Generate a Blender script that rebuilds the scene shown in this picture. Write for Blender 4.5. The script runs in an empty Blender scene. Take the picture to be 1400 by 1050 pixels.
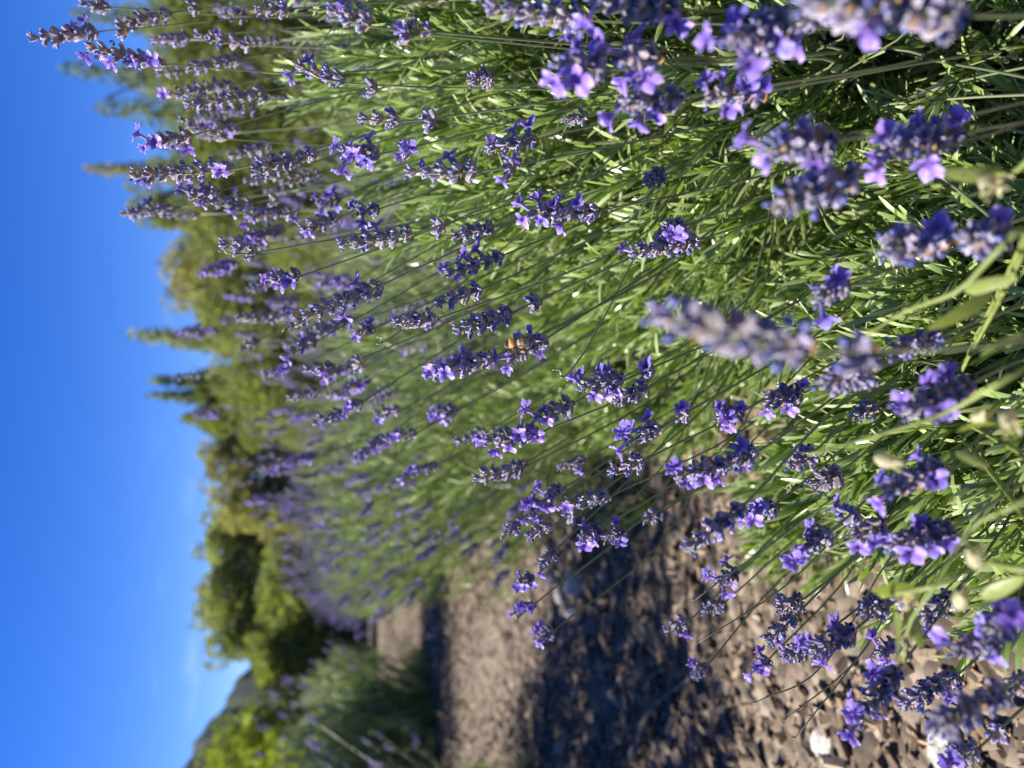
import bpy, math, random
import numpy as np
from mathutils import Vector, Matrix
random.seed(11); rng = np.random.default_rng(11)
S = bpy.context.scene; COL = S.collection

# ------------------------------------------------------------ camera, sky, sun
CAM = Vector((0, 0, 0.60)); PITCH = math.radians(14.0); FPX = 1010.0
FWD = Vector((0, math.cos(PITCH), -math.sin(PITCH)))
RIGHT = Vector((1, 0, 0)); DOWN = Vector((0, -math.sin(PITCH), -math.cos(PITCH)))
cd = bpy.data.cameras.new('camera'); co = bpy.data.objects.new('camera', cd); COL.objects.link(co)
# phone held upright, picture stored on its side: image right is world down, image up is world right
co.matrix_world = Matrix(((DOWN.x, RIGHT.x, -FWD.x, CAM.x), (DOWN.y, RIGHT.y, -FWD.y, CAM.y), (DOWN.z, RIGHT.z, -FWD.z, CAM.z), (0, 0, 0, 1)))
cd.sensor_width = 36.0; cd.lens = 36.0 * FPX / 1400.0
cd.clip_start = 0.02; cd.clip_end = 3000
cd.dof.use_dof = True; cd.dof.focus_distance = 0.44; cd.dof.aperture_fstop = 5.6
S.camera = co

SUN_AZ = math.radians(-88); SUN_EL = math.radians(47)      # azimuth from +Y, towards +X
w = bpy.data.worlds.new('World'); S.world = w; w.use_nodes = True
nt = w.node_tree; nt.nodes.clear()
sky = nt.nodes.new('ShaderNodeTexSky'); sky.sky_type = 'NISHITA'; sky.sun_disc = False
sky.sun_elevation = SUN_EL; sky.sun_rotation = SUN_AZ
sky.altitude = 1200; sky.air_density = 1.0; sky.dust_density = 0.1; sky.ozone_density = 4.0
bg = nt.nodes.new('ShaderNodeBackground'); bg.inputs['Strength'].default_value = 0.072
wo = nt.nodes.new('ShaderNodeOutputWorld')
hs = nt.nodes.new('ShaderNodeHueSaturation'); hs.inputs['Saturation'].default_value = 1.34; hs.inputs['Hue'].default_value = 0.522
nt.links.new(sky.outputs[0], hs.inputs['Color'])
tc = nt.nodes.new('ShaderNodeTexCoord'); mp = nt.nodes.new('ShaderNodeMapping'); mp.inputs['Scale'].default_value = (5, 5, 16)      # faint wisps low in the sky
nz = nt.nodes.new('ShaderNodeTexNoise'); nz.inputs['Scale'].default_value = 2.2; nz.inputs['Detail'].default_value = 7; nz.inputs['Roughness'].default_value = 0.65
cr = nt.nodes.new('ShaderNodeValToRGB'); cr.color_ramp.elements[0].position = 0.56; cr.color_ramp.elements[1].position = 0.85
sx = nt.nodes.new('ShaderNodeSeparateXYZ'); er = nt.nodes.new('ShaderNodeValToRGB'); er.color_ramp.elements[0].position = 0.1; er.color_ramp.elements[0].color = (.3, .3, .3, 1); er.color_ramp.elements[1].position = 0.24; er.color_ramp.elements[1].color = (0, 0, 0, 1)
mm = nt.nodes.new('ShaderNodeMath'); mm.operation = 'MULTIPLY'; mxn = nt.nodes.new('ShaderNodeMix'); mxn.data_type = 'RGBA'; mxn.inputs[7].default_value = (6.5, 7.2, 8.5, 1)
nt.links.new(tc.outputs['Generated'], mp.inputs[0]); nt.links.new(mp.outputs[0], nz.inputs['Vector']); nt.links.new(nz.outputs[0], cr.inputs[0])
nt.links.new(tc.outputs['Generated'], sx.inputs[0]); nt.links.new(sx.outputs['Z'], er.inputs[0]); nt.links.new(cr.outputs[0], mm.inputs[0]); nt.links.new(er.outputs[0], mm.inputs[1])
nt.links.new(mm.outputs[0], mxn.inputs[0]); nt.links.new(hs.outputs[0], mxn.inputs[6]); nt.links.new(mxn.outputs[2], bg.inputs['Color']); nt.links.new(bg.outputs[0], wo.inputs['Surface'])
sl = bpy.data.lights.new('sun', 'SUN'); sl.energy = 5.0; sl.angle = math.radians(0.53); sl.color = (1.0, 0.94, 0.85)
so = bpy.data.objects.new('sun', sl); COL.objects.link(so)
sd = Vector((math.sin(SUN_AZ) * math.cos(SUN_EL), math.cos(SUN_AZ) * math.cos(SUN_EL), math.sin(SUN_EL)))
so.rotation_euler = sd.to_track_quat('Z', 'Y').to_euler(); so.location = (-4, 3, 6)
S.view_settings.view_transform = 'Standard'; S.view_settings.look = 'None'
S.view_settings.exposure = 1.4; S.view_settings.gamma = 1.0
S.render.engine = 'CYCLES'; S.cycles.use_denoising = True
S.cycles.max_bounces = 8; S.cycles.transparent_max_bounces = 8

def pix(x, y, d):
    """pixel of the 1400x1050 picture and depth along the view axis -> world point"""
    return CAM + d * (FWD + DOWN * ((x - 700) / FPX) + RIGHT * ((525 - y) / FPX))

def ground_at(x, y, z=0.0):
    v = FWD + DOWN * ((x - 700) / FPX) + RIGHT * ((525 - y) / FPX)
    return CAM + v * ((z - CAM.z) / v.z)

# ------------------------------------------------------------ materials
def mat(name): 
    m = bpy.data.materials.new(name); m.use_nodes = True
    n = m.node_tree; b = n.nodes['Principled BSDF']; return m, n, b
def N(n, t, **k):
    o = n.nodes.new(t)
    for a, v in k.items(): setattr(o, a, v)
    return o
def ramp(n, src, stops):
    r = N(n, 'ShaderNodeValToRGB'); e = r.color_ramp.elements
    while len(e) < len(stops): e.new(0.5)
    for q, (p, c) in zip(e, stops): q.position = p; q.color = (*c, 1)
    n.links.new(src, r.inputs[0]); return r.outputs[0]
def attr(n, name):
    a = N(n, 'ShaderNodeAttribute', attribute_name=name); return a.outputs['Fac']
def mul(n, a, b, op='MULTIPLY'):
    m = N(n, 'ShaderNodeMath', operation=op)
    for i, q in enumerate((a, b)):
        if isinstance(q, (int, float)): m.inputs[i].default_value = q
        else: n.links.new(q, m.inputs[i])
    return m.outputs[0]
def mixc(n, f, a, b, bt='MIX'):
    m = N(n, 'ShaderNodeMix', data_type='RGBA', blend_type=bt)
    if isinstance(f, (int, float)): m.inputs[0].default_value = f
    else: n.links.new(f, m.inputs[0])
    for i, q in ((6, a), (7, b)):
        if isinstance(q, tuple): m.inputs[i].default_value = (*q, 1)
        else: n.links.new(q, m.inputs[i])
    return m.outputs[2]
def hsv(n, col, h=None, s=None, v=None):
    m = N(n, 'ShaderNodeHueSaturation'); n.links.new(col, m.inputs['Color'])
    for k, q in (('Hue', h), ('Saturation', s), ('Value', v)):
        if q is not None:
            if isinstance(q, (int, float)): m.inputs[k].default_value = q
            else: n.links.new(q, m.inputs[k])
    return m.outputs[0]
def rng_map(n, src, lo, hi):
    m = N(n, 'ShaderNodeMapRange'); n.links.new(src, m.inputs[0]); m.inputs[3].default_value = lo; m.inputs[4].default_value = hi
    return m.outputs[0]
def translucent(n, b, col, f, tint=(1, 1, 1)):
    t = N(n, 'ShaderNodeBsdfTranslucent'); n.links.new(mixc(n, 1.0, col, tint, 'MULTIPLY'), t.inputs[0])
    mx = N(n, 'ShaderNodeMixShader'); mx.inputs[0].default_value = f
    n.links.new(b.outputs[0], mx.inputs[1]); n.links.new(t.outputs[0], mx.inputs[2])
    n.links.new(mx.outputs[0], n.nodes['Material Output'].inputs['Surface'])

def leaf_material(name, c0, c1, c2, rough=0.24, trans=0.30, tipc=None, spec=0.9):
    m, n, b = mat(name)
    r = attr(n, 'rnd'); oi = N(n, 'ShaderNodeObjectInfo').outputs['Random']
    f = mul(n, r, mul(n, oi, 0.25), 'ADD')
    col = ramp(n, f, [(0.0, c0), (0.55, c1), (1.0, c2)])
    if tipc: col = mixc(n, mul(n, mul(n, attr(n, 't'), 3.0, 'POWER'), 0.5), col, tipc)
    n.links.new(col, b.inputs['Base Color']); b.inputs['Roughness'].default_value = rough
    b.inputs['Specular IOR Level'].default_value = spec
    translucent(n, b, col, trans, (1.15, 1.3, 0.5)); return m
M = {}
M['leaf'] = leaf_material('lavender_leaf', (0.06, 0.105, 0.014), (0.20, 0.30, 0.055), (0.55, 0.60, 0.38), tipc=(0.46, 0.50, 0.27))
M['leaf_far'] = leaf_material('lavender_leaf_far', (0.12, 0.17, 0.045), (0.21, 0.28, 0.085), (0.33, 0.38, 0.18), rough=0.5)
M['stem'] = leaf_material('lavender_stem', (0.10, 0.125, 0.06), (0.14, 0.17, 0.075), (0.19, 0.21, 0.12), rough=0.42, trans=0.08)
def tree_mat(name, a, c, d): return leaf_material(name, a, c, d, rough=0.55, trans=0.5, spec=0.2)
M['olive'] = tree_mat('tree_olive', (0.12, 0.14, 0.055), (0.21, 0.225, 0.095), (0.30, 0.31, 0.14))
M['green'] = tree_mat('tree_green', (0.11, 0.135, 0.04), (0.19, 0.215, 0.075), (0.27, 0.29, 0.11))
M['brown'] = tree_mat('tree_brown', (0.17, 0.15, 0.075), (0.27, 0.245, 0.13), (0.36, 0.33, 0.18))
M['conifer'] = tree_mat('tree_conifer', (0.09, 0.125, 0.05), (0.15, 0.185, 0.075), (0.22, 0.25, 0.11))
M['bright'] = tree_mat('tree_bright', (0.12, 0.15, 0.02), (0.20, 0.235, 0.035), (0.28, 0.305, 0.06))

def petal_mat():
    m, n, b = mat('petal'); oi = N(n, 'ShaderNodeObjectInfo').outputs['Random']; t = attr(n, 't')
    col = ramp(n, t, [(0.0, (0.30, 0.24, 0.50)), (0.3, (0.13, 0.09, 0.45)), (0.75, (0.235, 0.19, 0.62)), (1.0, (0.43, 0.39, 0.76))])
    col = hsv(n, col, h=rng_map(n, mul(n, oi, attr(n, 'rnd'), 'ADD'), 0.485, 0.52), v=rng_map(n, attr(n, 'rnd'), 0.8, 1.2))
    n.links.new(col, b.inputs['Base Color']); b.inputs['Roughness'].default_value = 0.5
    b.inputs['Sheen Weight'].default_value = 0.25; b.inputs['Sheen Tint'].default_value = (0.8, 0.75, 1, 1)
    translucent(n, b, col, 0.35, (1.05, 0.9, 1.1)); return m
M['petal'] = petal_mat()
def calyx_mat():
    m, n, b = mat('calyx'); oi = N(n, 'ShaderNodeObjectInfo').outputs['Random']; t = attr(n, 't')
    col = ramp(n, t, [(0.0, (0.30, 0.28, 0.19)), (0.25, (0.19, 0.155, 0.17)), (0.55, (0.075, 0.052, 0.115)), (0.86, (0.10, 0.075, 0.18)), (0.96, (0.30, 0.27, 0.40)), (1.0, (0.62, 0.58, 0.68))])
    col = hsv(n, col, s=rng_map(n, oi, 0.75, 1.15), v=rng_map(n, mul(n, mul(n, oi, 0.5), mul(n, attr(n, 'rnd'), 0.5), 'ADD'), 0.7, 1.6))
    fr = N(n, 'ShaderNodeMath', operation='FRACT'); n.links.new(mul(n, oi, 7.31), fr.inputs[0])
    col = mixc(n, mul(n, mul(n, fr.outputs[0], 3.0, 'POWER'), 0.75), col, (0.27, 0.225, 0.185))
    w2 = N(n, 'ShaderNodeTexNoise'); w2.inputs['Scale'].default_value = 1800
    col = mixc(n, rng_map(n, w2.outputs[0], -0.42, 0.62), col, (0.50, 0.47, 0.52))
    n.links.new(col, b.inputs['Base Color']); b.inputs['Roughness'].default_value = 0.6
    b.inputs['Sheen Weight'].default_value = 0.9; b.inputs['Sheen Roughness'].default_value = 0.35; b.inputs['Sheen Tint'].default_value = (0.85, 0.82, 1, 1)
    bp = N(n, 'ShaderNodeBump'); bp.inputs['Strength'].default_value = 0.5; bp.inputs['Distance'].default_value = 0.0004
    n.links.new(w2.outputs[0], bp.inputs['Height']); n.links.new(bp.outputs[0], b.inputs['Normal']); return m
M['calyx'] = calyx_mat()
def simple(name, c, rough=0.6, trans=0.0, tint=(1, 1, 1), noise=None):
    m, n, b = mat(name)
    if noise:
        t = N(n, 'ShaderNodeTexNoise'); t.inputs['Scale'].default_value = noise[0]; t.inputs['Detail'].default_value = 6
        g = N(n, 'ShaderNodeTexCoord'); n.links.new(g.outputs['Object'], t.inputs['Vector'])
        col = ramp(n, t.outputs[0], [(0.3, tuple(q * noise[1] for q in c)), (0.7, tuple(min(1, q * noise[2]) for q in c))])
        bp = N(n, 'ShaderNodeBump'); bp.inputs['Strength'].default_value = 0.6; bp.inputs['Distance'].default_value = 0.3 / noise[0]
        n.links.new(t.outputs[0], bp.inputs['Height']); n.links.new(bp.outputs[0], b.inputs['Normal'])
    else:
        col = N(n, 'ShaderNodeRGB'); col.outputs[0].default_value = (*c, 1); col = col.outputs[0]
    n.links.new(col, b.inputs['Base Color']); b.inputs['Roughness'].default_value = rough
    if trans: translucent(n, b, col, trans, tint)
    return m
M['bract'] = simple('bract', (0.36, 0.22, 0.11), 0.7, 0.3)
M['bud'] = simple('withered_bud', (0.13, 0.15, 0.38), 0.5, 0.15, noise=(900, 0.6, 1.5))
M['wood'] = simple('old_wood', (0.14, 0.11, 0.085), 0.85, noise=(90, 0.5, 1.5))
M['bark'] = simple('bark', (0.11, 0.085, 0.06), 0.9, noise=(12, 0.5, 1.5))
M['stone'] = simple('pale_stone', (0.40, 0.375, 0.34), 0.85, noise=(60, 0.6, 1.3))
M['weed'] = simple('weed_green', (0.24, 0.29, 0.08), 0.45, 0.35, (1.2, 1.2, 0.6), noise=(60, 0.8, 1.3))
M['pod'] = simple('pod_papery', (0.55, 0.52, 0.33), 0.55, 0.5, (1.1, 1.05, 0.8), noise=(80, 0.75, 1.2))
def chip_mat():
    m, n, b = mat('wood_chip'); oi = N(n, 'ShaderNodeObjectInfo').outputs['Random']
    f = mul(n, mul(n, attr(n, 'rnd'), oi, 'ADD'), 1.0, 'FRACT')
    col = ramp(n, f, [(0.0, (0.042, 0.027, 0.017)), (0.3, (0.11, 0.072, 0.043)), (0.6, (0.17, 0.123, 0.080)), (0.85, (0.27, 0.185, 0.108)), (1.0, (0.33, 0.27, 0.20))])
    t = N(n, 'ShaderNodeTexNoise'); t.inputs['Scale'].default_value = 300; t.inputs['Detail'].default_value = 5
    g = N(n, 'ShaderNodeTexCoord'); mp = N(n, 'ShaderNodeMapping'); mp.inputs['Scale'].default_value = (0.25, 1, 1)
    n.links.new(g.outputs['Object'], mp.inputs[0]); n.links.new(mp.outputs[0], t.inputs['Vector'])
    col = mixc(n, 1.0, col, ramp(n, t.outputs[0], [(0.3, (0.6, 0.58, 0.56)), (0.7, (1.15, 1.15, 1.15))]), 'MULTIPLY')
    n.links.new(col, b.inputs['Base Color']); b.inputs['Roughness'].default_value = 0.8
    bp = N(n, 'ShaderNodeBump'); bp.inputs['Strength'].default_value = 0.5; bp.inputs['Distance'].default_value = 0.001
    n.links.new(t.outputs[0], bp.inputs['Height']); n.links.new(bp.outputs[0], b.inputs['Normal']); return m
M['chip'] = chip_mat()
def ground_mat(name, stops, scale, dist, vor=None):
    m, n, b = mat(name); g = N(n, 'ShaderNodeTexCoord')
    t = N(n, 'ShaderNodeTexNoise'); t.inputs['Scale'].default_value = scale; t.inputs['Detail'].default_value = 8; t.inputs['Roughness'].default_value = 0.7
    n.links.new(g.outputs['Object'], t.inputs['Vector']); src = t.outputs[0]
    h = src
    if vor:
        v = N(n, 'ShaderNodeTexVoronoi'); v.inputs['Scale'].default_value = vor; n.links.new(g.outputs['Object'], v.inputs['Vector'])
        sp = N(n, 'ShaderNodeSeparateColor'); n.links.new(v.outputs['Color'], sp.inputs[0])
        src = mul(n, mul(n, src, 0.5), mul(n, sp.outputs[0], 0.5), 'ADD'); h = mul(n, src, v.outputs['Distance'], 'SUBTRACT')
    col = ramp(n, src, stops); n.links.new(col, b.inputs['Base Color']); b.inputs['Roughness'].default_value = 0.95
    bp = N(n, 'ShaderNodeBump'); bp.inputs['Strength'].default_value = 0.9; bp.inputs['Distance'].default_value = dist
    n.links.new(h, bp.inputs['Height']); n.links.new(bp.outputs[0], b.inputs['Normal']); return m
M['soil'] = ground_mat('soil', [(0.25, (0.065, 0.048, 0.032)), (0.5, (0.145, 0.106, 0.07)), (0.75, (0.24, 0.18, 0.12))], 14, 0.03)
M['mulch'] = ground_mat('mulch', [(0.2, (0.045, 0.033, 0.023)), (0.45, (0.11, 0.082, 0.056)), (0.7, (0.195, 0.152, 0.108)), (0.9, (0.26, 0.215, 0.165))], 9, 0.012, 45)
M['hill'] = ground_mat('hill', [(0.3, (0.010, 0.020, 0.005)), (0.7, (0.022, 0.038, 0.010))], 0.06, 3.0)
M['bee_body'] = None

# ------------------------------------------------------------ mesh helpers (all quads, numpy)
class MB:
    def __init__(s): s.V = []; s.F = []; s.T = []; s.R = []; s.MI = []; s.n = 0
    def add(s, V, F, T, R, mi=0):
        V = np.asarray(V, float); F = np.asarray(F, int)
        s.V.append(V); s.F.append(F + s.n); s.T.append(np.broadcast_to(T, (len(V),)).astype(float)); s.R.append(np.broadcast_to(R, (len(V),)).astype(float))
        s.MI.append(np.broadcast_to(mi, (len(F),)).astype(int)); s.n += len(V)
    def arrays(s): return np.concatenate(s.V), np.concatenate(s.F), np.concatenate(s.T), np.concatenate(s.R), np.concatenate(s.MI)
    def mesh(s, name, mats, smooth=True): return to_mesh(name, *s.arrays(), mats, smooth)
    def merge(s, tpl, mats4, mi=None, rnd=None):
        """many copies of a template (V,F,T,R,MI) under 4x4 matrices"""
        V, F, T, R, MI = tpl; m = np.asarray(mats4); k = len(m)
        if k == 0: return
        W = np.einsum('kij,nj->kni', m[:, :3, :3], V) + m[:, None, :3, 3]
        FF = F[None] + (np.arange(k) * len(V))[:, None, None]
        RR = np.tile(R, (k, 1)) if rnd is None else (np.tile(R, (k, 1)) * 0.5 + np.asarray(rnd)[:, None] * 0.5)
        s.add(W.reshape(-1, 3), FF.reshape(-1, 4), np.tile(T, k), RR.reshape(-1), np.tile(MI, k) if mi is None else mi)
def to_mesh(name, V, F, T, R, MI, mats, smooth=True):
    me = bpy.data.meshes.new(name); nv, nf = len(V), len(F)
    me.vertices.add(nv); me.vertices.foreach_set('co', V.astype(np.float32).ravel())
    me.loops.add(nf * 4); me.loops.foreach_set('vertex_index', F.astype(np.int32).ravel())
    me.polygons.add(nf); me.polygons.foreach_set('loop_start', np.arange(nf, dtype=np.int32) * 4)
    me.polygons.foreach_set('material_index', MI.astype(np.int32))
    me.polygons.foreach_set('use_smooth', np.full(nf, smooth))
    for nm, a in (('t', T), ('rnd', R)):
        at = me.attributes.new(nm, 'FLOAT', 'POINT'); at.data.foreach_set('value', a.astype(np.float32))
    for m in mats: me.materials.append(m)
    me.update(calc_edges=True); me.validate(); return me

def grid_faces(nu, nv, wrap=False):
    """nu rings of nv verts"""
    f = []
    for i in range(nu - 1):
        for j in range(nv if wrap else nv - 1):
            a = i * nv + j; b = i * nv + (j + 1) % nv; f.append((a, b, b + nv, a + nv))
    return np.array(f)
def tube(pts, rad, ns=4, cap=True):
    P = np.asarray(pts, float); n = len(P); rad = np.broadcast_to(rad, (n,)).copy()
    Tn = np.gradient(P, axis=0); Tn /= np.linalg.norm(Tn, axis=1)[:, None] + 1e-12
    up = np.array([0.31, 0.22, 0.93]); 
    if abs(Tn[0] @ up) > 0.9: up = np.array([0.9, 0.3, 0.1])
    A = np.cross(Tn, up); A /= np.linalg.norm(A, axis=1)[:, None] + 1e-12; B = np.cross(Tn, A)
    th = np.arange(ns) * 2 * math.pi / ns
    V = P[:, None] + rad[:, None, None] * (np.cos(th)[None, :, None] * A[:, None] + np.sin(th)[None, :, None] * B[:, None])
    V = V.reshape(-1, 3); F = grid_faces(n, ns, True); T = np.repeat(np.linspace(0, 1, n), ns)
    if cap and ns == 4: F = np.concatenate([F, [(3, 2, 1, 0), tuple(range((n - 1) * 4, n * 4))]])
    return V, F, T
def spline(pts, n):
    """Catmull-Rom through pts"""
    P = [np.asarray(p, float) for p in pts]; P = [2 * P[0] - P[1]] + P + [2 * P[-1] - P[-2]]
    out = []; k = len(P) - 3
    for q in np.linspace(0, k - 1e-6, n):
        i = int(q); t = q - i; a, b, c, d = P[i:i + 4]
        out.append(0.5 * (2 * b + (c - a) * t + (2 * a - 5 * b + 4 * c - d) * t * t + (3 * b - a - 3 * c + d) * t ** 3))
    return np.array(out)
def frame(axis, twist=0.0, side=None):
    z = Vector(axis).normalized(); s = Vector(side) if side is not None else (Vector((0.3, 0.5, 0.81)) if abs(z.dot(Vector((0.3, 0.5, 0.81)))) < 0.93 else Vector((1, 0, 0)))
    x = (s - z * s.dot(z)).normalized(); y = z.cross(x)
    R = Matrix((x, y, z)).transposed()
    return R @ Matrix.Rotation(twist, 3, 'Z')
def M4(loc, R, sc=1.0):
    m = np.eye(4); m[:3, :3] = np.array(R) * sc; m[:3, 3] = loc; return m
def frames_np(axes, twist, sc, loc, zscale=None):
    z = axes / np.linalg.norm(axes, axis=1)[:, None]; s = np.tile([0.31, 0.52, 0.79], (len(z), 1))
    s[np.abs((z * s).sum(1)) > 0.93] = (1, 0, 0)
    x = s - z * (z * s).sum(1)[:, None]; x /= np.linalg.norm(x, axis=1)[:, None]; y = np.cross(z, x)
    c, q = np.cos(twist)[:, None], np.sin(twist)[:, None]; x, y = x * c + y * q, y * c - x * q
    m = np.zeros((len(z), 4, 4)); sc = np.broadcast_to(sc, (len(z),))[:, None]
    m[:, :3, 0] = x * sc; m[:, :3, 1] = y * sc; m[:, :3, 2] = z * sc * (1 if zscale is None else zscale[:, None]); m[:, :3, 3] = loc; m[:, 3, 3] = 1
    return m

def empty(name, loc, label, cat, group=None):
    o = bpy.data.objects.new(name, None); COL.objects.link(o); o.location = loc; o.empty_display_size = 0.05
    o['label'] = label; o['category'] = cat
    if group: o['group'] = group
    return o
def obj(name, me, parent=None, m4=None, kind=None):
    o = bpy.data.objects.new(name, me); COL.objects.link(o)
    if parent is not None: o.parent = parent
    if m4 is not None: o.matrix_basis = Matrix([list(r) for r in m4]) if isinstance(m4, np.ndarray) else m4
    if kind: o['kind'] = kind
    return o
def tag(o, label, cat, group=None):
    o['label'] = label; o['category'] = cat
    if group: o['group'] = group
    return o

# ------------------------------------------------------------ lavender templates
def leaf_tpl(L, W, bend, ns=5, fold=0.25, base_w=0.35):
    t = np.linspace(0, 1, ns + 1); wid = W * 0.5 * np.interp(t, [0, 0.25, 0.65, 0.92, 1], [base_w, 0.78, 1, 0.86, 0.34])
    z = L * (t - 0.25 * abs(bend) * t * t); x = L * bend * t * t
    V = np.zeros(((ns + 1), 3, 3)); 
    for j, q in enumerate((-1, 0, 1)):
        V[:, j, 0] = x - (wid * fold if q == 0 else 0); V[:, j, 1] = q * wid; V[:, j, 2] = z
    return V.reshape(-1, 3), grid_faces(ns + 1, 3), np.repeat(t, 3)
def shoot_tpl(seed, nleaf=30, ns=4, length=0.095):
    r = random.Random(seed); mb = MB(); pos = 0.008; k = 0
    curve = r.uniform(-0.25, 0.25), r.uniform(-0.25, 0.25)
    def axis(z): q = z / length; return np.array([curve[0] * length * q * q, curve[1] * length * q * q, z])
    mb.add(*[*tube([axis(z) for z in np.linspace(0, length, 4)], np.linspace(0.0013, 0.0008, 4))][:3], 0.15)
    while k < nleaf:
        q = pos / length
        for sgn in (0, 1):
            ph = (k // 2) * math.pi / 2 + sgn * math.pi + r.uniform(-0.35, 0.35)
            el = math.radians(r.uniform(9, 36) * (1 - 0.5 * q))
            L = r.uniform(0.028, 0.050) * (1 - 0.3 * q); V, F, T = leaf_tpl(L, r.uniform(0.0024, 0.0040), r.uniform(-0.12, 0.30) if r.random() < 0.8 else r.uniform(0.3, 0.6), ns, r.uniform(0.1, 0.5))
            tw = Matrix.Rotation(r.uniform(-0.5, 0.5), 3, 'Z')
            R = Matrix.Rotation(ph, 3, 'Z') @ Matrix.Rotation(el, 3, 'Y') @ tw
            V = V @ np.array(R).T + axis(pos); mb.add(V, F, T, r.random() ** 1.3 * 0.8); k += 1
        pos = min(length, pos + (length - 0.008) / (nleaf / 2) * r.uniform(0.7, 1.3))
    return mb.arrays()
SHOOT = [shoot_tpl(100 + i) for i in range(8)]
SHOOT_FAR = [shoot_tpl(200 + i, 16, 2, 0.09) for i in range(4)]
SHOOT_ME = [to_mesh('leafy_shoot', *t, [M['leaf']]) for t in SHOOT]

def calyx_tpl(r, L=0.0066, W=0.00135):
    ns, nr = 6, 5; prof = [0.45, 0.85, 1.0, 0.95, 0.55]; zz = [0, 0.25, 0.55, 0.85, 1.0]; V = []
    for i in range(nr):
        for j in range(ns):
            a = j * 2 * math.pi / ns; rr = W * prof[i] * (1 + (0.14 if j % 2 else -0.1)) * (1 if i < 4 else r.uniform(0.6, 1.5))
            V.append((rr * math.cos(a), rr * math.sin(a), L * zz[i] + (r.uniform(-0.0006, 0.0006) if i == 4 else 0)))
    return np.array(V), grid_faces(nr, ns, True), np.repeat(zz, ns)
def whorl_tpl(seed, n=8, spread=1.0):
    r = random.Random(seed); mb = MB()
    for i in range(n):
        ph = i * 2 * math.pi / n + r.uniform(-0.3, 0.3); el = math.radians(r.uniform(22, 62)) * spread
        V, F, T = calyx_tpl(r, r.uniform(0.0055, 0.0075), r.uniform(0.0012, 0.00155))
        R = Matrix.Rotation(ph, 3, 'Z') @ Matrix.Rotation(el, 3, 'Y')
        off = np.array([0.0008 * math.cos(ph), 0.0008 * math.sin(ph), r.uniform(-0.0012, 0.0015)])
        mb.add(V @ np.array(R).T + off, F, T, r.random())
    for i in range(2):
        V, F, T = leaf_tpl(0.0055, 0.0038, 0.2, 3, 0.2, 0.8)
        R = Matrix.Rotation(i * math.pi + r.uniform(0, 1), 3, 'Z') @ Matrix.Rotation(math.radians(55), 3, 'Y')
        mb.add(V @ np.array(R).T + np.array([0, 0, -0.0012]), F, T, r.random(), 1)
    for i in range(r.choice([1, 2, 3])):       # shrivelled corollas left in the calyces
        ph = r.uniform(0, 6.28); el = math.radians(r.uniform(30, 60))
        V, F, T = calyx_tpl(r, 0.0030, 0.0011)
        R = Matrix.Rotation(ph, 3, 'Z') @ Matrix.Rotation(el, 3, 'Y')
        mb.add((V + np.array([0, 0, 0.0060])) @ np.array(R).T, F, T, r.random(), 2)
    return mb.arrays()
WHORL = [whorl_tpl(300 + i, [7, 8, 9, 10][i % 4]) for i in range(8)]
WHORL_ME = [to_mesh('calyx_whorl', *t, [M['calyx'], M['bract'], M['bud']]) for t in WHORL]
TIPW = whorl_tpl(350, 6, 0.5); TIPW_ME = to_mesh('tip_buds', *TIPW, [M['calyx'], M['bract'], M['bud']])

def floret_tpl(seed, openness=1.0):
    r = random.Random(seed); mb = MB(); ns = 6; rings = [(0, 0.0006), (0.004, 0.0008), (0.0075, 0.0011), (0.0090, 0.0017)]
    V = [(q * math.cos(a), q * math.sin(a), z) for z, q in rings for a in np.arange(ns) * math.pi / 3]
    mb.add(V, grid_faces(4, ns, True), np.repeat([0, 0, 0.15, 0.3], ns), r.random())
    for ang, L, W in ((0.50, 0.0052, 0.0048), (-0.50, 0.0052, 0.0048), (math.pi, 0.0042, 0.0036), (2.05, 0.0040, 0.0034), (-2.05, 0.0040, 0.0034)):
        nu, nv = 5, 4; tilt = math.radians(r.uniform(48, 84)) * openness; P = []; T = []
        cup = r.uniform(-0.22, 0.25); curl = r.uniform(0.1, 0.5); wav = r.uniform(0, 6.28)
        for i in range(nu):
            t = i / (nu - 1); wd = W * 0.5 * [0.42, 0.8, 1.0, 0.88, 0.42][i]
            for j in range(nv):
                q = j / (nv - 1) * 2 - 1
                zz = L * t * (1 - 0.16 * q * q * t); xx = cup * W * q * q + curl * L * t * t * 0.4 + 0.0003 * math.sin(4 * q + wav + 5 * t)
                P.append((xx, wd * q, zz)); T.append(0.3 + 0.7 * t)
        R = Matrix.Rotation(ang + r.uniform(-0.15, 0.15), 3, 'Z') @ Matrix.Translation((0.0012, 0, 0.0086)).to_3x3() @ Matrix.Rotation(tilt, 3, 'Y')
        off = np.array([0.0011 * math.cos(ang), 0.0011 * math.sin(ang), 0.0085])
        mb.add(np.array(P) @ np.array(R).T + off, grid_faces(nu, nv), T, r.random())
    return mb.arrays()
FLORET = [floret_tpl(400 + i, [1, 0.9, 1.1, 0.75, 1, 0.6][i]) for i in range(6)]
FLORET_ME = [to_mesh('floret', *t, [M['petal']]) for t in FLORET]

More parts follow.
